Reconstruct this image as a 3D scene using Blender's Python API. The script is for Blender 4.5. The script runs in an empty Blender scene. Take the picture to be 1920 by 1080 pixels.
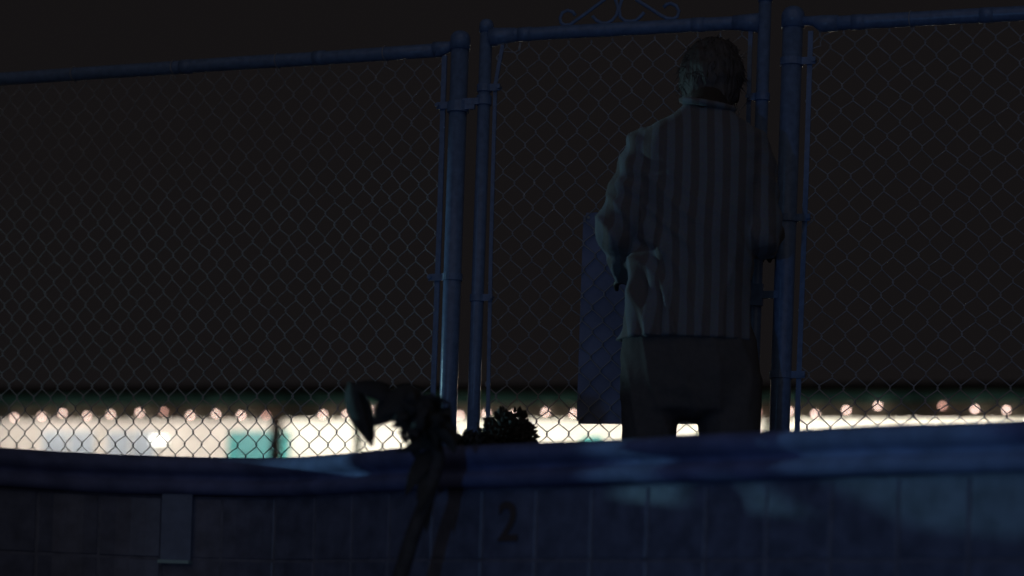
import bpy, bmesh, math, random
from mathutils import Vector, Matrix, noise
random.seed(7)
sc = bpy.context.scene
C = sc.collection
PI = math.pi

# ------------------------------------------------------------------ camera
F = 4266.67; RHO = 0.0335; HY = 1200.0          # focal length in photo pixels, roll, horizon row
cam = bpy.data.cameras.new('camera'); co = bpy.data.objects.new('camera', cam); C.objects.link(co)
cam.lens = 80; cam.sensor_width = 36; cam.shift_y = (HY-540)/1920
cam.clip_start = .05; cam.clip_end = 2000
cr, sr = math.cos(RHO), math.sin(RHO)
co.matrix_world = Matrix(((cr, -sr, 0, 0), (0, 0, -1, 0), (sr, cr, 0, 0), (0, 0, 0, 1)))
cam.dof.use_dof = True; cam.dof.focus_distance = 6.35; cam.dof.aperture_fstop = 2.05
sc.camera = co

# ------------------------------------------------------------------ world, lights, exposure
w = bpy.data.worlds.new('World'); sc.world = w; w.use_nodes = True
bg = w.node_tree.nodes['Background']
bg.inputs[0].default_value = (1.0, .87, .92, 1); bg.inputs[1].default_value = .0072
sc.view_settings.view_transform = 'Standard'; sc.view_settings.look = 'None'
sc.view_settings.exposure = 0; sc.view_settings.gamma = 1

def lamp(name, kind, loc, target, energy, color, size=.05, spot=None, blend=1.0):
    l = bpy.data.lights.new(name, kind); l.energy = energy; l.color = color
    if kind == 'AREA': l.shape = 'RECTANGLE'; l.size = size[0]; l.size_y = size[1]
    else: l.shadow_soft_size = size
    if kind == 'SPOT': l.spot_size = math.radians(spot); l.spot_blend = blend
    o = bpy.data.objects.new(name, l); C.objects.link(o); o.location = loc
    o.rotation_euler = (Vector(target)-Vector(loc)).to_track_quat('-Z', 'Y').to_euler()
    return o
# soft fill from behind the camera, added to lift the dark tones
def sun(name, elev, azim, strength, color, angle):
    l = bpy.data.lights.new(name, 'SUN'); l.energy = strength; l.color = color; l.angle = math.radians(angle)
    o = bpy.data.objects.new(name, l); C.objects.link(o)
    e, a = math.radians(elev), math.radians(azim)
    o.rotation_euler = Vector((-math.sin(a)*math.cos(e), math.cos(a)*math.cos(e), -math.sin(e))).to_track_quat('-Z', 'Y').to_euler()
sun('night_fill', 24, -6, .088, (1, .93, .95), 80)
# blue working light down in the pool, a step left of where the picture is taken from
lamp('blue_pool_light', 'SPOT', (-1.15, .1, -.02), (1.55, 6.2, 1.2), 40, (.16, .44, 1.0), .035, 54, 1.0)
# two pale cyan flood lamps beyond the left end of the fence: one along it, one over the pool
lamp('cyan_flood_light', 'SPOT', (-8.5, 9.55, 1.06), (.36, 5.9, .84), 430, (.45, .85, 1.0), .06, 10.5, .5)
lamp('cyan_pool_light', 'SPOT', (-8.5, 8.2, .965), (.35, 4.5, .28), 760, (.36, .82, 1.0), .05, 13, .3)

# ------------------------------------------------------------------ helpers
def ray(px, py):
    a = (px-960)/F; b = (HY-py)/F
    return a*cr-b*sr, a*sr+b*cr                 # x and z per metre of depth
def at(px, py, Y):
    dx, dz = ray(px, py); return Vector((dx*Y, Y, dz*Y))
def on_line(px, py, Y0, m):
    dx, dz = ray(px, py); t = Y0/(1+m*dx); return Vector((dx*t, t, dz*t))

def tag(o, label=None, cat=None, group=None, kind=None):
    if label: o['label'] = label
    if cat: o['category'] = cat
    if group: o['group'] = group
    if kind: o['kind'] = kind
    return o
def empty(name, loc, label, cat, group=None):
    o = bpy.data.objects.new(name, None); C.objects.link(o); o.location = loc
    return tag(o, label, cat, group)
def link(name, me, m, parent=None, smooth=True):
    o = bpy.data.objects.new(name, me); C.objects.link(o)
    if m is not None and not me.materials: me.materials.append(m)
    if smooth:
        for p in me.polygons: p.use_smooth = True
    if parent:
        o.parent = parent
        # geometry is given in world space; only a thing's Empty has a place of its own
        if parent.type == 'EMPTY': o.matrix_parent_inverse = parent.matrix_basis.inverted()
    return o
class MB:
    def __init__(s): s.v = []; s.f = []
    def add(s, v, f):
        n = len(s.v); s.v += [tuple(x) for x in v]; s.f += [tuple(i+n for i in q) for q in f]
    def box(s, c, sx, sy, sz, R=None):
        c = Vector(c); R = R or Matrix.Identity(3)
        v = [c+R@Vector((x*sx/2, y*sy/2, z*sz/2)) for x in (-1, 1) for y in (-1, 1) for z in (-1, 1)]
        s.add(v, [(0, 1, 3, 2), (4, 6, 7, 5), (0, 4, 5, 1), (2, 3, 7, 6), (0, 2, 6, 4), (1, 5, 7, 3)])
    def tube(s, pts, r, n=12, cap=True, flat=1.0, up=None):
        pts = [Vector(p) for p in pts]; k = len(pts)
        rs = r if hasattr(r, '__len__') else [r]*k
        vs = []; prev = None
        for i, p in enumerate(pts):
            t = (pts[min(i+1, k-1)]-pts[max(i-1, 0)])
            t = t.normalized() if t.length > 1e-9 else Vector((0, 0, 1))
            if prev is None:
                a = Vector(up) if up else (Vector((0, 1, 0)) if abs(t.y) < .9 else Vector((1, 0, 0)))
            else: a = prev
            a = (a-t*a.dot(t)).normalized(); b = t.cross(a); prev = a
            for j in range(n):
                th = 2*PI*j/n
                vs.append(p+(a*math.cos(th)*flat+b*math.sin(th))*rs[i])
        fs = [(i*n+j, i*n+(j+1) % n, (i+1)*n+(j+1) % n, (i+1)*n+j) for i in range(k-1) for j in range(n)]
        if cap: fs += [tuple(range(n))[::-1], tuple((k-1)*n+j for j in range(n))]
        s.add(vs, fs)
    def rings(s, rs, n=28):
        """rs: list of (centre, rx, ry[, squareness, rotation about z])"""
        vs = []
        for q in rs:
            c, rx, ry = Vector(q[0]), q[1], q[2]
            e = q[3] if len(q) > 3 else 1.0; rot = q[4] if len(q) > 4 else 0
            for j in range(n):
                th = 2*PI*j/n; x = math.cos(th); y = math.sin(th)
                x = math.copysign(abs(x)**e, x)*rx; y = math.copysign(abs(y)**e, y)*ry
                vs.append(c+Vector((x*math.cos(rot)-y*math.sin(rot), x*math.sin(rot)+y*math.cos(rot), 0)))
        k = len(rs)
        fs = [(i*n+j, i*n+(j+1) % n, (i+1)*n+(j+1) % n, (i+1)*n+j) for i in range(k-1) for j in range(n)]
        fs += [tuple(range(n))[::-1], tuple((k-1)*n+j for j in range(n))]
        s.add(vs, fs)
    def ball(s, c, rx, ry=None, rz=None, n=16, R=None):
        ry = ry or rx; rz = rz or rx; c = Vector(c); R = R or Matrix.Identity(3)
        m = n//2; vs = [c+R@Vector((0, 0, -rz))]
        for i in range(1, m):
            ph = -PI/2+PI*i/m
            for j in range(n):
                th = 2*PI*j/n
                vs.append(c+R@Vector((rx*math.cos(ph)*math.cos(th), ry*math.cos(ph)*math.sin(th), rz*math.sin(ph))))
        vs.append(c+R@Vector((0, 0, rz))); L = len(vs)-1
        fs = [(0, 1+(j+1) % n, 1+j) for j in range(n)]
        fs += [(1+i*n+j, 1+i*n+(j+1) % n, 1+(i+1)*n+(j+1) % n, 1+(i+1)*n+j) for i in range(m-2) for j in range(n)]
        fs += [(L, 1+(m-2)*n+j, 1+(m-2)*n+(j+1) % n) for j in range(n)]
        s.add(vs, fs)
    def mesh(s, name='mesh'):
        me = bpy.data.meshes.new(name); me.from_pydata(s.v, [], s.f); me.validate(); me.update()
        b = bmesh.new(); b.from_mesh(me); bmesh.ops.recalc_face_normals(b, faces=b.faces); b.to_mesh(me); b.free()
        return me
    def build(s, name, m, parent=None, smooth=True):
        return link(name, s.mesh(name), m, parent, smooth)
def remeshed(mb, voxel, smooth_it=0, name='form'):
    o = bpy.data.objects.new('tmp', mb.mesh('tmp')); C.objects.link(o)
    r = o.modifiers.new('r', 'REMESH'); r.mode = 'VOXEL'; r.voxel_size = voxel
    if smooth_it:
        q = o.modifiers.new('s', 'SMOOTH'); q.factor = .5; q.iterations = smooth_it
    dg = bpy.context.evaluated_depsgraph_get(); dg.update()
    me = bpy.data.meshes.new_from_object(o.evaluated_get(dg)); me.name = name
    bpy.data.objects.remove(o); return me

moved = []
def verts_of(me):
    n = len(me.vertices); a = [0.0]*(3*n); b = [0.0]*(3*n)
    me.vertices.foreach_get('co', a); me.vertices.foreach_get('normal', b)
    return [(Vector(a[3*i:3*i+3]), Vector(b[3*i:3*i+3])) for i in range(n)]
def put(me):
    me.vertices.foreach_set('co', [x for v in moved for x in v]); me.update()
def mat(name, col, rough=.6, metal=0.0, noise_scale=None, amount=.25, bump=0.0, spec=None, emit=None, es=0, detail=6, stretch=None):
    m = bpy.data.materials.new(name); m.use_nodes = True; nt = m.node_tree; N = nt.nodes; L = nt.links
    p = N['Principled BSDF']; p.inputs['Base Color'].default_value = (*col, 1)
    p.inputs['Roughness'].default_value = rough; p.inputs['Metallic'].default_value = metal
    if spec is not None: p.inputs['Specular IOR Level'].default_value = spec
    if emit: p.inputs['Emission Color'].default_value = (*emit, 1); p.inputs['Emission Strength'].default_value = es
    if noise_scale:
        tc = N.new('ShaderNodeTexCoord'); mp = N.new('ShaderNodeMapping'); nz = N.new('ShaderNodeTexNoise')
        nz.inputs['Scale'].default_value = noise_scale; nz.inputs['Detail'].default_value = detail
        if stretch: mp.inputs['Scale'].default_value = stretch
        L.new(tc.outputs['Object'], mp.inputs[0]); L.new(mp.outputs[0], nz.inputs[0])
        cr_ = N.new('ShaderNodeValToRGB')
        cr_.color_ramp.elements[0].position = .3; cr_.color_ramp.elements[1].position = .72
        cr_.color_ramp.elements[0].color = (*[c*(1-amount) for c in col], 1)
        cr_.color_ramp.elements[1].color = (*[min(1, c*(1+amount*.5)) for c in col], 1)
        L.new(nz.outputs[0], cr_.inputs[0]); L.new(cr_.outputs[0], p.inputs['Base Color'])
        if bump:
            b = N.new('ShaderNodeBump'); b.inputs['Strength'].default_value = bump; b.inputs['Distance'].default_value = .01
            L.new(nz.outputs[0], b.inputs['Height']); L.new(b.outputs[0], p.inputs['Normal'])
    return m

M = dict(
    paint=mat('painted_steel', (.19, .29, .50), .32, 0, 55, .22, .12),
    wire=mat('galvanised_wire', (.46, .47, .50), .75, 0, 40, .3),
    sign=mat('sign_back', (.22,.27,.44), .5, 0, 9, .25),
    coping=mat('coping_plaster', (.17,.21,.42), .9, 0, 14, .35, .35),
    grout=mat('grout', (.205,.235,.335), .85, 0, 30, .3, .3),
    plaster=mat('pool_plaster', (.18,.18,.2), .75, 0, 5, .4, .3),
    deck=mat('deck_concrete', (.22, .21, .2), .85, 0, 3, .3, .3),
    ground=mat('ground_earth', (.07, .065, .05), .95, 0, 1.2, .4, .3),
    ink=mat('black_ink', (.105, .08, .075), .6),
    plate=mat('plastic_plate', (.19,.26,.42), .4, 0, 30, .2),
    leaf=mat('dark_leaf', (.06,.056,.052), .85, 0, 20, .4),
    stalk=mat('stalk_bark', (.07,.065,.065), .8, 0, 40, .4, .4),
    skin=mat('skin', (.07,.055,.05), .55, 0, 60, .15),
    trouser=mat('trouser_cloth', (.115,.108,.108), .9, 0, 60, .12, .2),
    hair=mat('hair', (.11,.095,.09), .6, 0, 120, .4, .5, stretch=(1, 1, .15)),
    shoe=mat('shoe_leather', (.02, .018, .016), .4),
    stucco=mat('cream_stucco', (.74, .70, .62), .9, 0, 2.2, .12, .2),
    stucco2=mat('pale_stucco', (.60, .55, .50), .9, 0, 2.2, .15, .2),
    fascia=mat('olive_fascia', (.36,.37,.29), .8, 0, 4, .3, .2),
    gutter=mat('green_gutter', (.14,.45,.38), .5, 0, 4, .3),
    roof=mat('dark_shingle', (.03, .028, .026), .9, 0, 6, .3),
    teal=mat('teal_paint', (.02,.22,.22), .5, 0, 3, .2),
    teal2=mat('light_teal_paint', (.05,.22,.23), .5, 0, 3, .2),
    glass=mat('window_glass', (.33, .37, .42), .2, 0, 2, .2),
    frame=mat('window_frame', (.55, .52, .48), .6),
    post=mat('porch_post', (.12, .11, .10), .7),
    greenpost=mat('green_pole', (.03, .12, .10), .6),
    cable=mat('black_cable', (.015, .015, .015), .6),
    bulb=mat('warm_bulb', (.9, .8, .7), .4, emit=(1, .70, .60), es=11),
    bulbdim=mat('dim_bulb', (.6, .5, .45), .4, emit=(1, .52, .42), es=5),
    lampglow=mat('lit_diffuser', (.9, .9, .85), .4, emit=(1, 1, .94), es=1.8),
    tube=mat('lit_tube', (.9, .9, .85), .4, emit=(1, .98, .9), es=3.0),
    housing=mat('lamp_housing', (.5, .5, .48), .5),
)
# striped jacket cloth: vertical pale stripes on a dark ground
def striped():
    m = mat('striped_cloth', (.1, .1, .1), .8); nt = m.node_tree; N = nt.nodes; L = nt.links; p = N['Principled BSDF']
    at_ = N.new('ShaderNodeAttribute'); at_.attribute_name = 'stripe'
    rp = N.new('ShaderNodeValToRGB'); e = rp.color_ramp.elements
    e[0].position = .40; e[0].color = (.165, .15, .155, 1); e[1].position = .60; e[1].color = (.215, .24, .285, 1)
    nz = N.new('ShaderNodeTexNoise'); nz.inputs['Scale'].default_value = 160
    tc = N.new('ShaderNodeTexCoord'); L.new(tc.outputs['Object'], nz.inputs[0])
    mx = N.new('ShaderNodeMix'); mx.data_type = 'RGBA'; mx.blend_type = 'MULTIPLY'; mx.inputs[0].default_value = .35
    L.new(at_.outputs['Fac'], rp.inputs[0]); L.new(rp.outputs[0], mx.inputs[6]); L.new(nz.outputs[1], mx.inputs[7])
    L.new(mx.outputs[2], p.inputs['Base Color'])
    b = N.new('ShaderNodeBump'); b.inputs['Strength'].default_value = .25; b.inputs['Distance'].default_value = .003
    L.new(nz.outputs[0], b.inputs['Height']); L.new(b.outputs[0], p.inputs['Normal'])
    p.inputs['Sheen Weight'].default_value = .15
    return m
M['stripe'] = striped()

# ------------------------------------------------------------------ ground, deck, pool
DECK = -.12
g = MB(); g.add([(-400, -150, DECK-.09), (400, -150, DECK-.09), (400, 700, DECK-.09), (-400, 700, DECK-.09)], [(0, 1, 2, 3)])
# ground has the pool cut out: four sheets round it
g = MB()
def quad(mb, x0, y0, x1, y1, z): mb.add([(x0, y0, z), (x1, y0, z), (x1, y1, z), (x0, y1, z)], [(0, 1, 2, 3)])
quad(g, -400, 7.6, 400, 700, DECK-.05); quad(g, -400, -150, -7, 7.6, DECK-.05); quad(g, 7, -150, 400, 7.6, DECK-.05); quad(g, -7, -150, 7, -6, DECK-.05)
tag(g.build('ground', M['ground'], None, False), kind='structure')

# plan of the pool wall's inner edge
HC = .42
edge_px = [(0, 838), (150, 848), (300, 856), (500, 858), (640, 850), (800, 838), (1100, 825), (1300, 815), (1600, 800), (1900, 785)]
ctrl = [(-3.3, 1.6), (-3.25, 2.8), (-2.95, 3.9), (-2.3, 4.8)]
for px, py in edge_px:
    dx, dz = ray(px, py); t = HC/dz; ctrl.append((dx*t, t))
ctrl += [(1.35, 3.55), (1.9, 2.8), (2.2, 1.6), (2.25, .4)]
def catmull(pts, n=14):
    out = []
    for i in range(1, len(pts)-2):
        p0, p1, p2, p3 = [Vector((*q, 0)) for q in pts[i-1:i+3]]
        for k in range(n):
            t = k/n
            out.append(.5*((2*p1)+(-p0+p2)*t+(2*p0-5*p1+4*p2-p3)*t*t+(-p0+3*p1-3*p2+p3)*t**3))
    out.append(Vector((*pts[-2], 0))); return out
cv = catmull(ctrl)
for _ in range(6): cv = [cv[0]]+[(cv[i-1]+cv[i]*2+cv[i+1])/4 for i in range(1, len(cv)-1)]+[cv[-1]]
arc = [0]
for i in range(1, len(cv)): arc.append(arc[-1]+(cv[i]-cv[i-1]).length)
def plan(s):
    i = 0
    while i < len(arc)-2 and arc[i+1] < s: i += 1
    t = (s-arc[i])/(arc[i+1]-arc[i]); p = cv[i].lerp(cv[i+1], t)
    a, b = cv[max(i-1, 0)], cv[min(i+2, len(cv)-1)]
    d = (b-a).normalized(); return p, d, Vector((-d.y, d.x, 0))       # point, along, outward (away from the pool)
def sweep(profile, name, m, parent=None, wob=0.0):
    """profile (outward, z) swept along the plan"""
    mb = MB(); n = len(profile); S = int(arc[-1]/.04); vs = []
    for k in range(S+1):
        p, d, o = plan(arc[-1]*k/S)
        for (a, z) in profile:
            q = wob*noise.noise(Vector((arc[-1]*k/S*3.1, a*9, z*9)))
            vs.append(p+o*a+Vector((0, 0, z+q)))
    fs = [(k*n+j, k*n+(j+1) % n, (k+1)*n+(j+1) % n, (k+1)*n+j) for k in range(S) for j in range(n)]
    fs += [tuple(range(n)), tuple(S*n+j for j in range(n))[::-1]]
    mb.add(vs, fs); return mb.build(name, m, parent)
pool = empty('pool_wall', (0, 5, -1.3), 'low curved wall of the empty pool in front of the fence, dark tiles under a rounded blue coping', 'pool wall')
nose = [(.34, HC), (.004, HC), (-.012, HC-.003), (-.024, HC-.010), (-.030, HC-.021), (-.027, HC-.033), (-.017, HC-.042), (-.006, HC-.048), (-.004, HC-.056), (-.014, HC-.061), (-.022, HC-.067), (-.024, HC-.080), (-.018, HC-.091), (.010, HC-.094), (.34, HC-.094)]
sweep(nose, 'coping', M['coping'], pool, .004)
TZ = HC-.097
sweep([(.0036, TZ+.002), (.32, TZ+.002), (.32, -1.4), (.001, -1.4), (.001, TZ-.46), (.0036, TZ-.46)], 'wall', M['grout'], pool)
# wall tiles, 6 inch, three rows
TS = .152
tile_cols = [(.172, .20, .30), (.169, .197, .295), (.176, .204, .306), (.171, .199, .298)]
tmats = [mat('tile_glaze', c, .35, 0, 22, .35, .08) for c in tile_cols]
s = 1.6; digit_s = None
best = 9
smp = [x*.01 for x in range(int(arc[-1]*100))]
def s_for_px(px, z):
    q = min(smp, key=lambda s_: abs((960+F*((plan(s_)[0].x*cr+z*sr)/plan(s_)[0].y))-px) if plan(s_)[0].y > 2 else 1e9); return q
s2 = s_for_px(955, .25)
s = s2-TS*24; 
for c_ in range(46):
    if 0 < s < arc[-1]:
        h = TS/2-.0035
        for r_ in range(3):
            zc = TZ-TS*(r_+.5); fr_ = .0015+random.uniform(-.0006, .0006); m_ = MB(); v_ = []
            for q_ in (-h, -h+.002, -h/2, 0, h/2, h-.002, h):
                p, d, o = plan(s+q_); e_ = .0015 if abs(q_) == h else 0
                v_ += [p+o*.012+Vector((0, 0, zc-h)), p+o*(fr_+.0015)+Vector((0, 0, zc-h)), p+o*(fr_+e_)+Vector((0, 0, zc-h+.002)),
                       p+o*(fr_+e_)+Vector((0, 0, zc+h-.002)), p+o*(fr_+.0015)+Vector((0, 0, zc+h)), p+o*.012+Vector((0, 0, zc+h))]
            m_.add(v_, [(6*k+j_, 6*k+(j_+1) % 6, 6*k+6+(j_+1) % 6, 6*k+6+j_) for k in range(6) for j_ in range(6)]+[tuple(range(6)), tuple(range(41, 35, -1))])
            m_.build('tile', random.choice(tmats), pool, False)
    s += TS
# depth number on the tile
fc = bpy.data.curves.new('digit', 'FONT'); fc.body = '2'; fc.size = .118; fc.extrude = .0008; fc.align_x = 'CENTER'; fc.offset = .0022
fo = bpy.data.objects.new('tmp', fc); C.objects.link(fo)
dg = bpy.context.evaluated_depsgraph_get(); dg.update(); me = bpy.data.meshes.new_from_object(fo.evaluated_get(dg)); bpy.data.objects.remove(fo)
p, d, o = plan(s2)
R = Matrix(((d.x, 0, -o.x), (d.y, 0, -o.y), (0, 1, 0))).to_4x4(); 
me.transform(Matrix.Translation(p+o*-.0015+Vector((0, 0, .212))) @ R)
dgt = link('depth_number', me, M['ink'], pool, False); dgt['label'] = 'black painted number 2 on the tiles'
# narrow pale plate fixed to the wall at left
sp = s_for_px(330, .24); p, d, o = plan(sp); R3 = Matrix(((d.x, o.x, 0), (d.y, o.y, 0), (0, 0, 1)))
mb = MB(); mb.box(p+o*-.006+Vector((0, 0, .243)), .076, .014, .172, R3)
pl_ = mb.build('wall_plate', M['plate'], pool, False); pl_['label'] = 'narrow pale plate fixed upright to the pool wall'
mb = MB(); mb.box(p+o*-.016+Vector((0, 0, .163)), .078, .03, .008, R3); mb.build('plate_lip', mat('lit_lip', (.42, .66, .70), .5), pl_, False)  # lip's paler colour stands in for light caught on the lower edge
# pool floor and deck behind the wall
mb = MB(); quad(mb, -7, -6, 7, 7.6, -1.3); tag(mb.build('pool_floor', M['plaster'], None, False), kind='structure')
mb = MB(); vs = []; S = 120
for k in range(S+1):
    p, d, o = plan(arc[-1]*k/S); q = p+o*.3; vs.append((q.x, q.y, DECK))
    t = Vector((q.x, q.y-1.5, 0)).normalized()
    far = min(6.9/max(abs(t.x), 1e-4), (6.05)/max(t.y, 1e-4) if t.y > 0 else 99)
    vs.append((t.x*far, 1.5+t.y*far, DECK))
mb.add(vs, [(2*k, 2*k+1, 2*k+3, 2*k+2) for k in range(S)])
tag(mb.build('deck', M['deck'], None, False), kind='structure')
mb = MB(); quad(mb, -7, 7.5, 7, 9, DECK-.004); tag(mb.build('path', M['deck'], None, False), kind='structure')

# ------------------------------------------------------------------ fence
MG = .33; Y0 = 6.55
ML = .381
lp = on_line(863, 80, Y0, MG); LX = lp.x; Y0L = lp.y+ML*lp.x
class Line:
    def __init__(s, Y0_, m): s.Y0 = Y0_; s.m = m; s.d = Vector((1, -m, 0)).normalized(); s.n = Vector((-s.d.y, s.d.x, 0))  # n points away from camera
    def px(s, px, py): return on_line(px, py, s.Y0, s.m)
    def p(s, x, z, off=0): return Vector((x, s.Y0-s.m*x, z))+s.n*off
LG = Line(Y0, MG); LL = Line(Y0L, ML)
xpost = LG.px(863, 80).x; xst = LG.px(912, 60).x; xsr = LG.px(1433, 60).x; xpr = LG.px(1487, 40).x
def ztop(L, px, py): return L.px(px, py).z
def domed_post(L, x, r, ztop_, parent, name, cap_name, base=DECK, off=0):
    mb = MB(); mb.tube([L.p(x, base, off), L.p(x, ztop_-r*1.3, off)], r, 24); o = mb.build(name, M['paint'], parent)
    mb = MB(); c = L.p(x, ztop_, off); zz = ztop_
    pts = [(r*1.14, zz-r*2.1), (r*1.14, zz-r*1.0), (r*1.08, zz-r*.62), (r*.86, zz-r*.25), (r*.5, zz-r*.05), (r*.05, zz)]
    mb.rings([(Vector((c.x, c.y, q[1])), q[0], q[0]) for q in pts], 24); mb.build(cap_name, M['paint'], parent)
    return o
def wire_mesh(L, x0, x1, z0, z1, wx, hz, parent, off=0.0, rad=.00175, x_phase=0.0):
    """woven chain link: every wire is an upright zigzag hooked into its neighbour"""
    mb = MB(); wx = wx/2; nx = int(round((x1-x0)/wx)); nz = int((z1-z0)/(hz/2)); ZT = z1
    def jit(i, j, k): return noise.noise(Vector((i*.37+k*31, j*.41, k*7.7+x0)))*.0055+random.uniform(-.0010, .0010)
    for i in range(-1, nx+1):
        pts = []
        for j in range(nz+2):
            side = 1 if (i+j) % 2 == 0 else -1
            # node between wire i and its neighbour on that side
            col = i+(1 if side == 1 else 0)
            X = x0+col*wx+jit(col, j, 1)+x_phase; Z = ZT-j*hz/2+jit(col, j, 2)*1.2
            hook = side*.0012; e = .0060
            for (dz, hx, dy) in ((e, -side*.0012, side*.0006), (0, hook, side*.0022), (-e, -side*.0012, side*.0006)):
                pts.append((X+hx, Z+dz, dy))
        # each side alternates so a wire spans one cell column
        run = []
        for (X, Z, dy) in pts:
            if Z > z1+.006: Z = z1+.006
            if Z < z0: break
            if x0-.004 <= X <= x1+.004: run.append(L.p(X, Z, off+dy))
            else:
                if len(run) > 2: mb.tube(run, rad, 5, False)
                run = []
        if len(run) > 2: mb.tube(run, rad, 5, False)
    # straight zigzag segments have their twists at the top
    o = mb.build('chain_link_mesh', M['wire'], parent); o['kind'] = 'stuff'; return o
def band(L, x, z, r, reach, parent, w_=.022, off=0, name='clamp_band'):
    mb = MB(); c = L.p(x, z, off)
    mb.rings([(c+Vector((0, 0, -w_/2)), r, r), (c+Vector((0, 0, -w_/2+.001)), r+.004, r+.004), (c+Vector((0, 0, w_/2-.001)), r+.004, r+.004), (c+Vector((0, 0, w_/2)), r, r)], 20)
    R3 = Matrix(((L.d.x, L.n.x, 0), (L.d.y, L.n.y, 0), (0, 0, 1)))
    if reach:
        mb.box(c+L.d*(math.copysign(r, reach)+reach/2)+L.n*-.008, abs(reach), .006, w_*.9, R3)
        e = c+L.d*(math.copysign(r, reach)+reach*.9)+L.n*-.008
        mb.tube([e+L.n*-.012, e+L.n*.012], .006, 8)
    return mb.build(name, M['paint'], parent, False)
def tension_bar(L, pts, parent, wd=.015, name='tension_bar'):
    mb = MB(); R3 = Matrix(((L.d.x, L.n.x, 0), (L.d.y, L.n.y, 0), (0, 0, 1)))
    P = [Vector(p) for p in pts]; vs = []
    for p in P:
        for (a, b) in ((-1, -1), (1, -1), (1, 1), (-1, 1)): vs.append(p+L.d*a*wd/2+L.n*b*.003)
    n = len(P); fs = [(k*4+j, k*4+(j+1) % 4, (k+1)*4+(j+1) % 4, (k+1)*4+j) for k in range(n-1) for j in range(4)]+[(0, 1, 2, 3), tuple((n-1)*4+j for j in (3, 2, 1, 0))]
    mb.add(vs, fs); return mb.build(name, M['paint'], parent, False)
def rail(L, x0, x1, z, r, parent, name='top_rail', collars=(), sag=0.0):
    mb = MB(); n = 24
    mb.tube([L.p(x0+(x1-x0)*k/n, z-sag*math.sin(PI*k/n)+.0015*noise.noise(Vector((k*.5, z, x0)))) for k in range(n+1)], r, 18)
    for c in collars:
        mb.tube([L.p(c-.018, z), L.p(c+.018, z)], r+.0014, 18)
    return mb.build(name, M['paint'], parent)

HZ = .0725
# ---- left panel
fl = empty('chain_link_fence', LL.p(LX-1, DECK), 'chain link fence panel left of the gate, with its hinge post and blue top rail', 'fence', 'chain link panels beside the gate')
zl = ztop(LL, 850, 92)
domed_post(LL, LX, .0262, ztop(LG, 863, 58), fl, 'post', 'post_cap')
rail(LL, LX-3.0, LX-.055, zl, .0200, fl, collars=(LL.px(350, 120).x, LL.px(600, 104).x))
mb = MB(); mb.tube([LL.p(LX-.075, zl+.002), LL.p(LX-.05, zl+.004), LL.p(LX-.02, zl+.010)], [.023, .020, .013], 16); mb.build('rail_cup', M['paint'], fl)
xb = LL.px(834, 100).x
tension_bar(LL, [LL.p(xb, zl-.018), LL.p(xb+.001, 1.2, .001), LL.p(xb-.001, .6), LL.p(xb, -.05)], fl)
wire_mesh(LL, LX-2.6, xb+.004, -.08, zl-.030, .0560, HZ, fl)
for py, rc in ((198, -.038), (520, -.045), (820, -.04)): band(LL, LX, ztop(LL, 850, py), .0262, rc, fl)
# ties round the rail
for k in range(7):
    x = LX-.22-k*.33; mb = MB()
    mb.tube([LL.p(x+math.sin(a)*.003, zl, 0)+Vector((0, 0, math.cos(a)*.022))+LL.n*math.sin(a)*.022 for a in [2*PI*j/14 for j in range(15)]], .0016, 5, False)
    mb.tube([LL.p(x, zl-.021), LL.p(x+.004, zl-.034)], .0016, 5, False); mb.build('wire_tie', M['wire'], fl)

# ---- right panel
fr = empty('chain_link_fence', LG.p(xpr+.8, DECK), 'chain link fence panel right of the gate, with its latch post and blue top rail', 'fence', 'chain link panels beside the gate')
domed_post(LG, xpr, .0285, ztop(LG, 1488, 12), fr, 'post', 'post_cap')
zr = ztop(LG, 1560, 44)
rail(LG, xpr+.075, xpr+2.4, zr, .0200, fr, collars=(LG.px(1610, 40).x, LG.px(1850, 30).x))
mb = MB(); mb.tube([LG.p(xpr+.12, zr), LG.p(xpr+.075, zr+.001), LG.p(xpr+.055, zr+.010), LG.p(xpr+.02, zr+.012)], [.0225, .0235, .014, .012], 16); mb.build('rail_cup', M['paint'], fr)
xb2 = LG.px(1520, 70).x
tension_bar(LG, [LG.p(xb2, zr-.018), LG.p(xb2+.001, 1.3), LG.p(xb2-.001, .7), LG.p(xb2, -.05)], fr, .014)
wire_mesh(LG, xb2-.004, xpr+2.0, -.08, zr-.028, .0608, HZ, fr)
for py in (116, 409, 703): band(LG, xpr, ztop(LG, 1495, py), .0285, .040, fr)
for k in range(5):
    x = xpr+.31+k*.34; mb = MB()
    mb.tube([LG.p(x+math.sin(a)*.003, zr)+Vector((0, 0, math.cos(a)*.022))+LG.n*math.sin(a)*.022 for a in [2*PI*j/14 for j in range(15)]], .0016, 5, False)
    mb.tube([LG.p(x, zr-.021), LG.p(x+.005, zr-.034)], .0016, 5, False); mb.build('wire_tie', M['wire'], fr)
# loose curled wire end at the panel's top corner
mb = MB(); q = LG.px(1540, 75)
mb.tube([LG.px(1522, 92), LG.px(1532, 88), LG.px(1539, 86), LG.px(1538, 80), LG.px(1541, 72), LG.px(1546, 66), LG.px(1556, 62)], .0018, 5); mb.build('wire_end', M['wire'], fr)

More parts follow.
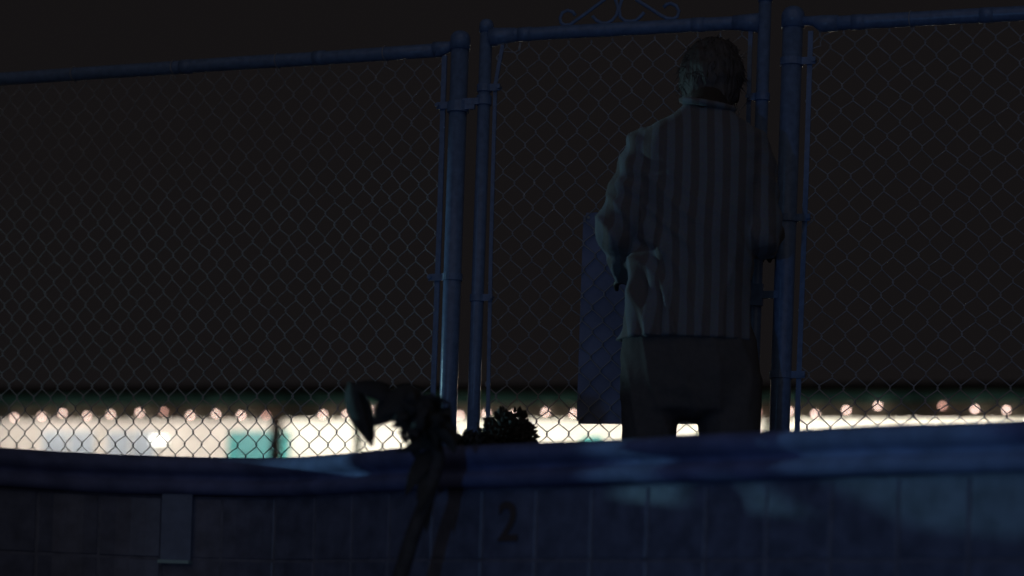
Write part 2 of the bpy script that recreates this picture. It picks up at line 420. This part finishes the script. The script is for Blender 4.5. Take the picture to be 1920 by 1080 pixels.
# ---- gate
gt = empty('gate', LG.p(xst, DECK), 'closed chain link gate with a scrolled iron crest, the person standing at it', 'gate')
zg = ztop(LG, 1170, 54)
domed_post(LG, xst, .0185, ztop(LG, 912, 36), gt, 'stile', 'stile_cap', base=DECK+.05)
domed_post(LG, xsr, .0180, ztop(LG, 1433, -22), gt, 'stile', 'stile_cap', base=DECK+.05)
rail(LG, xst+.012, xsr-.012, zg, .0190, gt, collars=(LG.px(985, 63).x, LG.px(1310, 46).x))
rail(LG, xst+.012, xsr-.012, DECK+.08, .0190, gt, name='bottom_rail')
for (x, sg) in ((xst, 1), (xsr, -1)):      # flared weld sockets where the rail meets the stiles
    mb = MB(); mb.tube([LG.p(x+sg*.014, zg+(-.004)), LG.p(x+sg*.04, zg-.002), LG.p(x+sg*.085, zg)], [.0275, .0245, .0205], 16); mb.build('rail_socket', M['paint'], gt)
tb = [LG.px(943, 84), LG.px(936, 120), LG.px(929, 160)]
tension_bar(LG, tb+[LG.px(928, 200), LG.px(921, 460), LG.px(915, 780), LG.px(913, 840)], gt, .011)
tension_bar(LG, [LG.px(1408, 54), LG.px(1406, 100), LG.px(1402, 300), LG.px(1390, 840)], gt, .012)
xa = LG.px(930, 200).x; xz = LG.px(1406, 90).x
wire_mesh(LG, xa-.002, xz+.002, -.03, zg-.030, .0596, HZ, gt)
mb = MB(); mb.tube([LG.px(975, 82), LG.px(973, 94), LG.px(966, 98), LG.px(950, 97), LG.px(940, 96)], .0018, 5); mb.tube([LG.px(976, 80), LG.px(973, 96)], .004, 6); mb.build('wire_tie', M['wire'], gt)
band(LG, xst, ztop(LG, 905, 166), .0185, .032, gt); band(LG, xst, ztop(LG, 897, 559), .0185, .030, gt)
band(LG, xst, ztop(LG, 888, 835), .0185, .03, gt)
band(LG, xsr, ztop(LG, 1428, 182), .0180, -.022, gt)
# hinges: sleeve round the post, arm to the stile
for py in (190, 880):
    z = ztop(LG, 880, py); mb = MB(); R3 = Matrix(((LG.d.x, LG.n.x, 0), (LG.d.y, LG.n.y, 0), (0, 0, 1)))
    c = LG.p(xpost, z-.017)
    mb.rings([(c+Vector((0, 0, -.014)), .032, .032), (c+Vector((0, 0, .014)), .032, .032)], 20)
    mb.box(LG.p((xpost+xst)/2+.004, z-.004, -.012), (xst-xpost)-.02, .012, .019, R3)
    mb.box(LG.p((xpost+xst)/2-.006, z-.019, -.012), .045, .012, .015, R3)
    c = LG.p(xst, z); mb.rings([(c+Vector((0, 0, -.013)), .0225, .0225), (c+Vector((0, 0, .013)), .0225, .0225)], 18)
    mb.build('hinge', M['paint'], gt, False)
# latch fork between gate and right post, hidden partly by the person
mb = MB(); z = .98; R3 = Matrix(((LG.d.x, LG.n.x, 0), (LG.d.y, LG.n.y, 0), (0, 0, 1)))
mb.box(LG.p((xsr+xpr)/2, z, -.02), .075, .012, .02, R3); mb.box(LG.p(xsr, z, -.02), .05, .02, .06, R3)
mb.build('latch', M['paint'], gt, False)
# scroll crest above the rail
def spiral(px, py, r0, r1, a0, a1, n=16): return [LG.px(px+math.cos(a0+(a1-a0)*k/n)*(r0+(r1-r0)*k/n), py+math.sin(a0+(a1-a0)*k/n)*(r0+(r1-r0)*k/n)) for k in range(n+1)]
cr_paths = [
    [LG.px(*q) for q in ((1079, 29), (1074, 22), (1064, 19), (1054, 24), (1050, 34), (1052, 43), (1059, 47), (1069, 46), (1080, 38), (1100, 24), (1120, 9), (1135, -2), (1142, -14), (1140, -28))],
    [LG.px(*q) for q in ((1111, 30), (1118, 38), (1128, 43), (1138, 43), (1148, 38), (1156, 28), (1159, 14), (1155, 2), (1148, -10), (1138, -20))],
    [LG.px(*q) for q in ((1208, 23), (1202, 30), (1193, 38), (1183, 40), (1172, 39), (1163, 32), (1161, 16), (1165, 2), (1172, -10), (1182, -20))],
    [LG.px(*q) for q in ((1244, 14), (1250, 8), (1258, 6), (1268, 11), (1273, 21), (1270, 31), (1262, 35), (1250, 34), (1238, 28), (1215, 13), (1194, 0), (1184, -14), (1186, -28))],
]
for pts in cr_paths:
    mb = MB(); mb.tube(pts, .0052, 8, True, .7); mb.build('scroll', M['paint'], gt)
mb = MB(); mb.tube([LG.px(1142, -26), LG.px(1164, -46), LG.px(1186, -26)], .0052, 8); mb.build('scroll', M['paint'], gt)

# ---- sign hung on the far side of the gate mesh
a_ = LG.px(1089, 398); b_ = LG.px(1082, 794); zt_ = a_.z; zb_ = b_.z; x0_ = (a_.x+b_.x)/2; x1_ = x0_+.44
sg = empty('sign', LG.p((x0_+x1_)/2, (zt_+zb_)/2, .012), 'blank pale board hung upright behind the gate mesh, half hidden by the striped jacket', 'sign')
R3 = Matrix(((LG.d.x, LG.n.x, 0), (LG.d.y, LG.n.y, 0), (0, 0, 1)))
b = bmesh.new(); bmesh.ops.create_cube(b, size=1); bmesh.ops.scale(b, vec=((x1_-x0_)/LG.d.x, .004, zt_-zb_), verts=b.verts)
bmesh.ops.bevel(b, geom=[e for e in b.edges if abs(e.verts[0].co.y-e.verts[1].co.y) > .003], offset=.008, segments=3, affect='EDGES')
me = bpy.data.meshes.new('board'); b.to_mesh(me); b.free(); me.transform(Matrix.Translation(LG.p((x0_+x1_)/2, (zt_+zb_)/2, .012)) @ R3.to_4x4())
link('board', me, M['sign'], sg, False)
for (x, z) in ((x0_+.015, zt_-.015), (x1_-.015, zt_-.015), (x0_+.015, zb_+.015), (x1_-.015, zb_+.015)):
    mb = MB(); mb.tube([LG.p(x, z, .006), LG.p(x, z, .010)], .005, 8); mb.build('rivet', M['housing'], sg)

# ------------------------------------------------------------------ person at the gate (seen from behind)
PY = 6.02
def P(px, py, dy=0.0): return at(px, py, PY)+Vector((0, dy, 0))
per = empty('person', (P(1300, 800).x, PY, DECK), 'person seen from behind in a striped jacket and dark trousers, head bowed at the gate', 'person')
FZ = DECK
# continuous body: head, neck, trunk, arms, legs
mb = MB()
hd = at(1334, 150, PY+.15)
Rh = Matrix.Rotation(-.42, 3, 'X') @ Matrix.Rotation(.06, 3, 'Y')
mb.ball(hd, .070, .088, .105, 24, Rh)                               # skull
mb.ball(hd+Vector((.004, .050, -.050)), .052, .055, .062, 18, Rh)    # jaw and face, turned away
mb.ball(hd+Vector((.006, .112, -.045)), .012, .018, .022, 10)        # nose
mb.ball(hd+Vector((.006, .098, -.080)), .022, .012, .008, 10)        # lips
for sx in (-1, 1): mb.ball(hd+Vector((sx*.071, .012, -.030)), .009, .020, .032, 12)   # ears
nk = P(1322, 225, -.012)
mb.tube([hd+Vector((-.004, -.012, -.05)), nk, nk+Vector((0, 0, -.07))], [.052, .055, .062], 16)
mb.rings([(P(1305, 250), .10, .07), (P(1305, 300), .145, .09), (P(1305, 400), .14, .095), (P(1300, 480), .12, .09), (P(1295, 600), .12, .085), (P(1292, 690), .11, .085)], 24)
hipL, hipR = P(1240, 680), P(1350, 680)
def leg(h, kx, fx):
    k = Vector((kx, PY-.01, .36)); a = Vector((fx, PY, FZ+.09))
    mb.tube([h, h.lerp(k, .5), k, k.lerp(a, .35), a, a+Vector((0, 0, -.05))], [.06, .052, .045, .045, .036, .034], 14)
    mb.tube([a+Vector((0, -.04, -.06)), a+Vector((0, .08, -.065)), a+Vector((0, .17, -.07))], [.036, .04, .028], 12)
leg(hipL, P(1222, 960).x, P(1218, 1200).x); leg(hipR, P(1368, 960).x, P(1372, 1200).x)
shL, shR = P(1208, 276), P(1412, 275)
elL, elR = P(1148, 436, -.02), P(1437, 444, -.03)
wrL, wrR = P(1182, 497, .15), P(1452, 418, .21)
for a, e_, w_ in ((shL, elL, wrL), (shR, elR, wrR)):
    mb.tube([a, a.lerp(e_, .5), e_, e_.lerp(w_, .4), w_], [.040, .036, .030, .028, .023], 14)
def hand(w_, fwd, side, grip):
    fwd = Vector(fwd).normalized(); side = Vector(side).normalized(); dn = fwd.cross(side).normalized()
    palm = w_+fwd*.045
    R = Matrix((side, fwd, dn)).transposed()
    mb.ball(palm, .040, .050, .016, 14, R)
    for k in range(4):
        ln = (.068, .078, .072, .056)[k]; b0 = palm+fwd*.032+side*((k-1.5)*.0185)
        b1 = b0+fwd*ln*.45+dn*ln*.12*grip; b2 = b1+fwd*ln*.22+dn*ln*.38*grip; b3 = b2-fwd*ln*.08+dn*ln*.30*grip
        mb.tube([b0, b1, b2, b3], [.0088, .0085, .0078, .0066], 8)
    t0 = w_+fwd*.028-side*.026; mb.tube([t0, t0-side*.026+fwd*.018+dn*.008, t0-side*.032+fwd*.044+dn*.018], [.011, .0095, .0078], 8)
hand(wrL, (.45, 1, -.15), (1, -.4, .1), 1.0); hand(wrR, (.1, 1, .1), (.9, 0, .4), 1.0)
me = remeshed(mb, .0055, 2, 'body'); link('body', me, M['skin'], per)
# hair
mb = MB(); mb.ball(hd+Vector((-.001, -.008, .010)), .088, .097, .104, 24, Rh); mb.ball(hd+Vector((-.004, -.035, -.035)), .074, .062, .065, 20, Rh); mb.ball(hd+Vector((-.010, -.062, -.075)), .058, .045, .050, 16, Rh)
me = remeshed(mb, .006, 3, 'hair')
moved.clear()
for co_, n_ in verts_of(me):
    f1 = noise.noise(Vector((co_.x*75, co_.y*75, co_.z*28))); f2 = noise.noise(co_*34)
    moved.append(co_+n_*(.005*f1+.006*f2))
put(me)
hair = link('hair', me, M['hair'], per)
# loose strands round the outline
mb = MB()
hc = hd+Vector((-.002, -.008, .0))
for k in range(420):
    th = random.uniform(0, 2*PI); ph = random.uniform(-.5, 1.45)
    dr = Vector((math.cos(th)*math.cos(ph), math.sin(th)*math.cos(ph), math.sin(ph)))
    if dr.y > .55 and dr.z < .3: continue
    b0 = hc+Rh@Vector((dr.x*.080, dr.y*.093, dr.z*.108+.006)); ln = random.uniform(.012, .032)
    t = (dr*.7+Vector((random.uniform(-.5, .5), random.uniform(-.5, .5), random.uniform(-1.0, .1)))).normalized()
    mb.tube([b0, b0+t*ln*.5, b0+t*ln+Vector((0, 0, -ln*.3))], [.0012, .001, .0004], 4, False)
st = mb.build('loose_hair', M['hair'], per); st['kind'] = 'stuff'
# trousers
mb = MB()
mb.rings([(P(1294, 590), .158, .104, .9), (P(1294, 640), .178, .116, .86), (P(1296, 700), .182, .120, .86), (P(1297, 740), .180, .112, .86), (P(1297, 772), .176, .100, .86), (P(1297, 784), .10, .06, 1), (P(1297, 789), .03, .02, 1)], 36)
for (xt, xm, xb_, wt, wm, wb) in ((1225, 1216, 1222, .088, .070, .060), (1368, 1368, 1372, .088, .081, .062)):
    k = []
    for (py, x, w_) in ((690, xt, wt*.8), (710, xt, wt), (760, (xt+xm)/2, (wt+wm)/2), (820, xm, wm), (900, xm, wm*.96), (1000, xm, wm*.9), (1100, (xm+xb_)/2, wb*1.05), (1200, xb_, wb), (1262, xb_, wb)):
        k.append((P(x, py), w_, max(w_*1.1, .07)))
    mb.rings(k, 28)
me = remeshed(mb, .007, 9, 'trousers')
moved.clear()
for c_, n_ in verts_of(me):
    f1 = noise.noise(Vector((c_.x*16, c_.y*16, c_.z*5))); f2 = noise.noise(Vector((c_.x*9+c_.z*14, c_.y*9, c_.z*20)))
    f3 = (1-abs(math.sin(c_.x*42+3*noise.noise(c_*5)+c_.z*5)))**2
    moved.append(c_+n_*(.0045*f1+.0035*f2+.006*f3))
put(me)
link('trousers', me, M['trouser'], per)
mb = MB()
for x in (1222, 1372):
    a = P(x, 1240); a.z = FZ+.035
    mb.rings([(Vector((a.x, a.y+.05, FZ+.002)), .047, .135, .8), (Vector((a.x, a.y+.05, FZ+.03)), .047, .135, .8), (Vector((a.x, a.y+.03, FZ+.06)), .042, .10, .9), (Vector((a.x, a.y, FZ+.10)), .04, .055)], 20)
mb.build('shoes', M['shoe'], per)
# jacket: trunk and sleeves in one cloth surface
mb = MB()
def span(x0, x1, py, dep, dy=0, sq=.85):
    a, b = P(x0, py), P(x1, py); return ((a+b)/2+Vector((0, dy, 0)), (b.x-a.x)/2, dep, sq)
mb.rings([span(1281, 1371, 203, .050, -.005, 1), span(1262, 1385, 218, .066, 0, 1), span(1222, 1412, 236, .082, 0, .95), span(1192, 1432, 258, .098), span(1182, 1438, 290, .108),
          span(1186, 1436, 340, .116), span(1192, 1430, 400, .118), span(1190, 1418, 450, .114, 0, .85), span(1180, 1408, 500, .112, 0, .85), span(1174, 1404, 560, .120, 0, .85),
          span(1163, 1408, 610, .128, 0, .85), span(1156, 1411, 642, .132, 0, .85)], 48)
def sleeve(a, e_, w_, k):
    pts = [a, a.lerp(e_, .3), a.lerp(e_, .65), e_+Vector((0, -.005, 0)), e_.lerp(w_, .35)+Vector((0, 0, -.008)), e_.lerp(w_, .75), w_]
    mb.tube(pts, [v*k for v in (.062, .062, .058, .056, .054, .046, .041)], 22)
for q_ in (shL+Vector((.004, 0, -.004)), shR+Vector((-.012, 0, -.006))): mb.ball(q_, .060)
for q_ in (elL+Vector((.012, -.004, .002)), elR+Vector((-.018, -.004, .002))): mb.ball(q_, .0555)
sleeve(shL+Vector((.008, 0, 0)), elL+Vector((.012, 0, 0)), wrL, 1.0); sleeve(shR+Vector((-.01, 0, -.004)), elR+Vector((-.018, 0, 0)), wrR, 1.0)
me = remeshed(mb, .006, 5, 'jacket')
cx = P(1300, 450).x
att = me.attributes.new('stripe', 'FLOAT', 'POINT')
zhem = P(1300, 645).z
def fold(c):
    u = c.x-cx; zz = c.z-zhem; f = 0
    lo = max(0, 1-zz/.34)                                         # skirt of the jacket flares into upright folds
    if u < -.06: f += lo*.006*math.sin(u*150+zz*9+3*noise.noise(c*6))+.007*math.exp(-((zz-.16)/.1)**2)*noise.noise(Vector((c.x*45, c.y*20, c.z*6)))
    rg = 1-abs(math.sin(u*48+2.6*noise.noise(Vector((u*6, c.y*4, zz*4)))+zz*(4 if u < 0 else -4)))
    f += lo*(.016*rg*rg-.004)*(1.0 if u < -.05 else .5)
    f += .007*math.exp(-((zz-.27)/.16)**2)*(1-abs(math.sin((c.x*.75+c.z*.6)*58+2.5*noise.noise(c*6))))**2*(1 if u < 0 else .6)
    dg_ = math.exp(-((zz-.24)/.12)**2)                            # drag folds off the left elbow
    f += dg_*.006*math.sin((c.x*.8+c.z*.75)*72+2*noise.noise(c*7))*(1 if u < -.08 else .3)
    f += .007*noise.noise(Vector((c.x*11, c.y*11, c.z*5)))+.0035*noise.noise(Vector((c.x*26, c.y*26, c.z*12)))
    if abs(u) > .12 and zz > .22: f += .0035*math.sin(c.z*85+noise.noise(c*8)*3.5+u*30)*min(1, (abs(u)-.12)/.05)  # sleeve creases
    return f
armx = .165
moved.clear(); stripe_values = []
for c0, n_ in verts_of(me):
    u = c0.x-cx
    zz = c0.z-zhem
    wav = u*(1+.10*max(0, zz-.1))+.55*fold(c0)+.006*noise.noise(Vector((c0.z*4, u*6, 1)))
    s_ = .5+.5*math.sin(2*PI*wav/.0430)
    stripe_values.append(s_)
    if zz < .05: n_ = Vector((n_.x, n_.y, n_.z*.1))
    moved.append(c0+n_*fold(c0))
att.data.foreach_set('value', stripe_values); put(me)
jk = link('jacket', me, M['stripe'], per)
mb = MB(); cpts = []
for k in range(25):
    th = 2*PI*k/24; c = (P(1281, 203)+P(1371, 203))/2
    cpts.append(c+Vector((math.cos(th)*.064, -.006+math.sin(th)*.056, .006-.020*math.sin(th)*-1*.4-.010*math.cos(th))))
mb.tube(cpts, .0085, 8, False, 1.6); me = mb.mesh('collar'); a2 = me.attributes.new('stripe', 'FLOAT', 'POINT')
for v in me.vertices: a2.data[v.index].value = .5+.5*math.sin(2*PI*(v.co.x-cx)/.043)
link('collar', me, M['stripe'], jk)

# ------------------------------------------------------------------ plants
def leaf(mb, base, tip, width, bend=.2, nrm=None, seg=7, fold_=.25):
    base = Vector(base); tip = Vector(tip); ax = tip-base; L_ = ax.length
    nrm = Vector(nrm) if nrm else Vector((random.uniform(-1, 1), random.uniform(-1.5, -.3), random.uniform(-1, 1)))
    nrm = (nrm-ax*(nrm.dot(ax)/L_**2)).normalized(); sd = ax.normalized().cross(nrm)
    vs = []
    for k in range(seg+1):
        t = k/seg; wd = width*(math.sin(PI*min(1, t**.75))**.8 if 0 < t < 1 else 0)*.5+.0006
        c = base+ax*t+nrm*(bend*L_*math.sin(PI*t))
        vs += [c+sd*wd+nrm*fold_*wd, c, c-sd*wd+nrm*fold_*wd]
    fs = [(3*k+j, 3*k+j+1, 3*k+j+4, 3*k+j+3) for k in range(seg) for j in (0, 1)]
    n = len(vs); th = [v-nrm*.0008 for v in vs]
    mb.add(vs+th, fs+[tuple(n+i for i in q)[::-1] for q in fs]+
           [(3*k, 3*k+3, n+3*k+3, n+3*k) for k in range(seg)]+[(3*k+2, n+3*k+2, n+3*k+5, 3*k+5) for k in range(seg)])
QY = 4.72
def Q(px, py, dy=0): return at(px, py, QY+dy)
pt = empty('plant', (Q(700, 1080).x-.15, QY-.2, -1.3), 'tall dark plant with a leaning stalk, broad leaves drooping before the hinge post', 'plant')
mb = MB(); top = Q(815, 800)
base = Vector((Q(745, 1100).x-.28, QY-.12, -1.3))
mb.tube([base, base.lerp(Q(745, 1100), .6)+Vector((.02, 0, 0)), Q(745, 1100), Q(775, 1000), Q(806, 920), Q(822, 860), top, Q(800, 740)], [.03, .024, .017, .016, .015, .014, .012, .007], 12)
mb.build('stalk', M['stalk'], pt)
def one_leaf(name, *a, **k):
    a = list(a); a[2] *= .8; m_ = MB(); leaf(m_, *a, **k); return m_.build(name, M['leaf'], pt)
# the long drooping leaf whose tip hangs free at the left, in two bends
mb = MB(); leaf(mb, Q(745, 752), Q(655, 722, -.02), .044, .10, (0, -1, .5)); mb.build('leaf', M['leaf'], pt)
for a, b, wd, nr in (((655, 715), (697, 838), .046, (-.5, -1, .1)), ((672, 730), (700, 836), .030, (.4, -1, .2)),
        ((760, 735), (700, 800), .07, (0, -1, .2)), ((790, 730), (712, 780), .07, (.2, -1, .4)), ((800, 800), (745, 812), .03, (0, -1, 0)),
        ((810, 790), (732, 800), .032, (0, -1, .3)), ((825, 820), (756, 842), .030, (0, -1, .1)), ((830, 830), (742, 848), .022, (0, -1, .1)),
        ((820, 850), (785, 960), .050, (-.2, -1, .1)), ((815, 840), (760, 930), .045, (-.2, -1, .1)), ((830, 790), (852, 850), .05, (.2, -1, 0)),
        ((810, 770), (850, 800), .045, (.2, -1, .3)), ((800, 850), (800, 1000), .045, (0, -1, 0))):
    one_leaf('leaf', Q(*a, random.uniform(-.02, .03)), Q(*b, random.uniform(-.03, .01)), wd, random.uniform(.03, .12), nr)
for k in range(70):
    th = random.uniform(0, 2*PI); rr = math.sqrt(random.random())
    bx, by = 790+math.cos(th)*rr*45, 785+math.sin(th)*rr*42
    dx = random.uniform(-1, 1); ln = random.uniform(.028, .050)
    b_ = Q(bx, by, random.uniform(-.06, .06)); t_ = b_+Vector((dx, random.uniform(-.6, .6), random.uniform(-1.1, .35))).normalized()*ln
    sx, sy = (t_.x*cr+t_.z*sr)/t_.y*F+960, HY-(-t_.x*sr+t_.z*cr)/t_.y*F
    if 690 < sx < 752 and sy > 800: continue
    if sx > 862: continue
    one_leaf('leaf', b_, t_, random.uniform(.022, .036), random.uniform(0, .2))
BY = 5.65
def B(px, py, dy=0): return at(px, py, BY+dy)
bs = empty('bush', (B(950, 900).x, BY, DECK), 'small rounded dark bush at the foot of the gate, lights glinting through it', 'bush')
mb = MB(); root = Vector((B(945, 900).x, BY, DECK))
for k in range(9):
    e_ = B(random.uniform(895, 1000), random.uniform(775, 830), random.uniform(-.05, .08))
    mb.tube([root, root.lerp(e_, .4)+Vector((random.uniform(-.03, .03), random.uniform(-.03, .03), .02)), e_], [.010, .006, .002], 6)
mb.build('stems', M['stalk'], bs)
m1 = MB(); n_l = 0
while n_l < 2300:
    c = Vector((random.gauss(0, .5), random.gauss(0, .5), random.gauss(0, .5)))
    if c.length > 1: continue
    px_ = 952; ctr = B(px_, 842)
    q = ctr+Vector((c.x*.076, c.y*.09, c.z*.096))
    if c.z < -.2: q.z -= random.uniform(0, .35)
    dr = (c+Vector((random.uniform(-.8, .8), random.uniform(-.8, .8), random.uniform(-.3, .8)))).normalized()
    leaf(m1, q, q+dr*random.uniform(.010, .019), random.uniform(.007, .012), .1, None, 3); n_l += 1
for k in range(320):       # low growth joining the two clumps
    q = B(random.uniform(846, 912), random.uniform(826, 850)-(10 if random.random() < .3 else 0), random.uniform(-.06, .06))
    leaf(m1, q, q+Vector((random.uniform(-.02, .02), random.uniform(-.02, .02), random.uniform(-.006, .02))), .011, .1, None, 3)
o_ = m1.build('leaves', M['leaf'], bs); o_['kind'] = 'stuff'

# added bin shapes out of view at left, placed to shade coping and trousers
mt_blocker = mat('blocker_metal', (.22, .23, .24), .5, .3, 12, .3)
def light_blocker(x, y, r, top, label):
    b_ = empty('blocker_bin', (x, y, DECK), label, 'light blocker', 'added light blockers out of view')
    m_ = MB(); m_.rings([(Vector((x, y, DECK+.004)), r*.84, r*.84), (Vector((x, y, DECK+.02)), r*.86, r*.86), (Vector((x, y, top-.07)), r*.97, r*.97)], 28); m_.build('blocker_body', mt_blocker, b_)
    m_ = MB(); m_.rings([(Vector((x, y, top-.068)), r, r), (Vector((x, y, top-.04)), r*1.02, r*1.02), (Vector((x, y, top-.012)), r*.7, r*.7), (Vector((x, y, top)), r*.2, r*.2)], 28); l_ = m_.build('lid', mt_blocker, b_)
    m_ = MB(); m_.tube([(x-.04, y, top-.006), (x-.03, y, top+.016), (x+.03, y, top+.016), (x+.04, y, top-.006)], .005, 8); m_.build('handle', mt_blocker, l_)
light_blocker(-2.20, 5.76, .115, .60, 'short round light blocker added out of view to shade the coping')
light_blocker(-2.50, 7.12, .16, .80, 'taller round light blocker added out of view to shade the trousers')
# bent rails added out of view to cast slanted shadows on the pool wall
ld = empty('shadow_rails', (-1.9, 5.4, HC), 'pair of bent rails added out of view to cast shadows on the pool wall', 'ladder')
mt_l = mat('brushed_steel', (.5, .5, .5), .35, .8, 40, .2)
for k_ in (0, 1):
    if k_ == 0: pts = [(-1.9, 5.443, HC+.001), (-1.9, 5.443, HC+.30)]; yt = 5.443
    else: pts = [(-1.9, 5.295, HC+.001), (-1.9, 5.34, HC+.045), (-1.9, 5.386, HC+.102), (-1.9, 5.42, HC+.18), (-1.9, 5.43, HC+.30)]; yt = 5.43
    xo = .0 if k_ == 0 else .06
    pts = [(p_[0]+xo, p_[1], p_[2]) for p_ in pts]
    pts += [(-1.9+xo+.02*k, yt-.11+.11*math.cos(PI*k/8), HC+.30+.11*math.sin(PI*k/8)) for k in range(1, 9)]
    pts += [(-1.72+xo, yt-.42, HC-.05), (-1.72+xo, yt-.44, -.9)]
    m_ = MB(); m_.tube(pts, .021, 12); m_.build('shadow_rail', mt_l, ld)

# ------------------------------------------------------------------ far building
MB_ = .345; YB = 26.0
W = Line(YB, MB_)
R3 = Matrix(((W.d.x, W.n.x, 0), (W.d.y, W.n.y, 0), (0, 0, 1)))
bd = empty('building', W.p(0, DECK-.05), 'long low building across the far side, pale lit walls under a dark eave', 'building')
def slab(x0, x1, z0, z1, off0, off1, name, m, parent=bd, label=None):
    mb = MB(); mb.box(W.p((x0+x1)/2, (z0+z1)/2, (off0+off1)/2), (x1-x0)/W.d.x, abs(off1-off0), z1-z0, R3)
    o = mb.build(name, m, parent, False)
    if label: o['label'] = label
    return o
def wx(px, py=820): return W.px(px, py).x
def wz(py, px=700): return W.px(px, py).z
def fz(py, px=700): return on_line(px, py, YB-1.5/W.d.x, MB_).z
ZW = fz(785); ZE = fz(757); ZR = fz(738)
XL_, XR_ = -16, 14
slab(XL_, wx(545), DECK-.05, ZE-.02, 0, .2, 'wall', M['stucco2'], label='pinkish beige wall left of the teal door')
slab(wx(545), XR_, DECK-.05, ZE-.02, -.03, .2, 'wall', M['stucco'], label='brighter cream wall')
slab(XL_, XR_, ZW, ZE, -1.5, -1.44, 'fascia', M['fascia'])
slab(XL_, XR_, ZE+.003, ZR, -1.56, -1.46, 'gutter', M['gutter'])
slab(XL_, XR_, ZR+.003, ZR+.07, -1.7, .5, 'roof', M['roof'])
slab(XL_, XR_, ZE+.02, ZE+.045, -1.43, -.04, 'soffit', M['stucco2'])
# windows at the far left
for (a, b, top_) in ((82, 182, 811), (203, 296, 812)):
    wf = slab(wx(a)-.03, wx(b)+.03, .9, wz(top_)+.03, -.04, .0-.002, 'window', M['frame'])
    n = 2
    for k in range(n):
        xa_, xb_ = wx(a)+(wx(b)-wx(a))*k/n+.02, wx(a)+(wx(b)-wx(a))*(k+1)/n-.02
        slab(xa_, xb_, .93, wz(top_), -.055, -.042, 'pane', M['glass'], wf)
# teal door with darker jambs
dr = slab(wx(432), wx(546), DECK, wz(811), -.06, -.034, 'door', M['teal'], label='teal door surround')
slab(wx(452), wx(512), DECK+.02, wz(814), -.085, -.063, 'door_leaf', M['teal2'], dr)
slab(wx(1092), wx(1132), DECK, wz(818), -.06, -.034, 'door', M['teal'], label='narrow dark green door')
slab(wx(975), wx(1000), .5, wz(795), -.06, -.034, 'shutter', M['glass'])
# porch posts under the eave
def fx(px): return on_line(px, 800, YB-1.46/W.d.x, MB_).x+1.46*W.n.x
for px, m_, wd in ((518, M['post'], .10), (672, M['greenpost'], .05), (1440, M['greenpost'], .06), (-260, M['post'], .1), (2200, M['post'], .1)):
    slab(fx(px)-wd/2, fx(px)+wd/2, DECK-.05, ZW-.003, -1.5, -1.42, 'porch_post', m_)
# ceiling lamps under the eave, their light on the walls
for k, px in enumerate((-420, -120, 130, 380, 640, 900, 1160, 1420, 1680, 1940, 2300)):
    x = wx(px); e = 21 if px < 500 else 29
    if 850 < px < 1450: e = 24
    if px > 1500: e = 40
    if px < 0: e = 16
    lf = slab(x-.6, x+.6, ZE-.03, ZE+.018, -.80, -.66, 'ceiling_lamp', M['housing'])
    slab(x-.56, x+.56, ZE-.045, ZE-.031, -.78, -.68, 'tube', M['tube'], lf)
    c = W.p(x, ZE-.05, -.73)
    l = lamp('ceiling_light', 'AREA', c, c+Vector(W.n)*.5+Vector((0, 0, -.5)), e, (1, .97, .88) if px > 560 else (1, .94, .87), (1.5, .12))
# wall lamp that burns brightest, at left
wl = slab(wx(294), wx(318), wz(836), wz(821), -.14, -.058, 'wall_lamp', M['lampglow'])
# string of bulbs along the eave
bulbs = [(27, 783, 1), (78, 781, 1), (117, 775, 1), (163, 780, 1), (207, 777, 1), (262, 774, 1), (307, 772, 0), (357, 779, 1), (405, 776, 1), (452, 779, 1), (499, 779, 0),
         (605, 777, 1), (650, 777, 1), (700, 770, 1), (750, 775, 1), (806, 772, 1), (862, 779, 1), (912, 775, 1), (962, 778, 1), (1023, 773, 1), (1075, 776, 1), (1130, 772, 1), (1185, 775, 1), (1240, 770, 1), (1300, 773, 1), (1360, 770, 1), (1420, 774, 0), (1479, 771, 1),
         (1529, 776, 1), (1587, 769, 1), (1646, 761, 1), (1767, 761, 0), (1828, 767, 1), (1887, 769, 1), (1950, 766, 1)]
def sp_(px, py): return on_line(px, py, YB-1.62/W.d.x, MB_)
sl = empty('string_lights', sp_(900, 770), 'string of round warm bulbs hung along the far eave', 'string lights')
cp = []
for i, (px, py, on) in enumerate(bulbs):
    c = sp_(px, py); cp.append(c+Vector((0, 0, .055)))
    if i+1 < len(bulbs): d2 = sp_(bulbs[i+1][0], bulbs[i+1][1]); cp.append((c+d2)/2+Vector((0, 0, .03)))
    mb = MB(); mb.ball(c, .016, n=12); bo = mb.build('bulb', M['bulb'] if on else M['bulbdim'], sl)
    mb = MB(); mb.tube([c+Vector((0, 0, .015)), c+Vector((0, 0, .055))], .008, 8); mb.build('socket', M['cable'], bo)
mb = MB(); mb.tube(cp, .004, 6); mb.build('cable', M['cable'], sl)
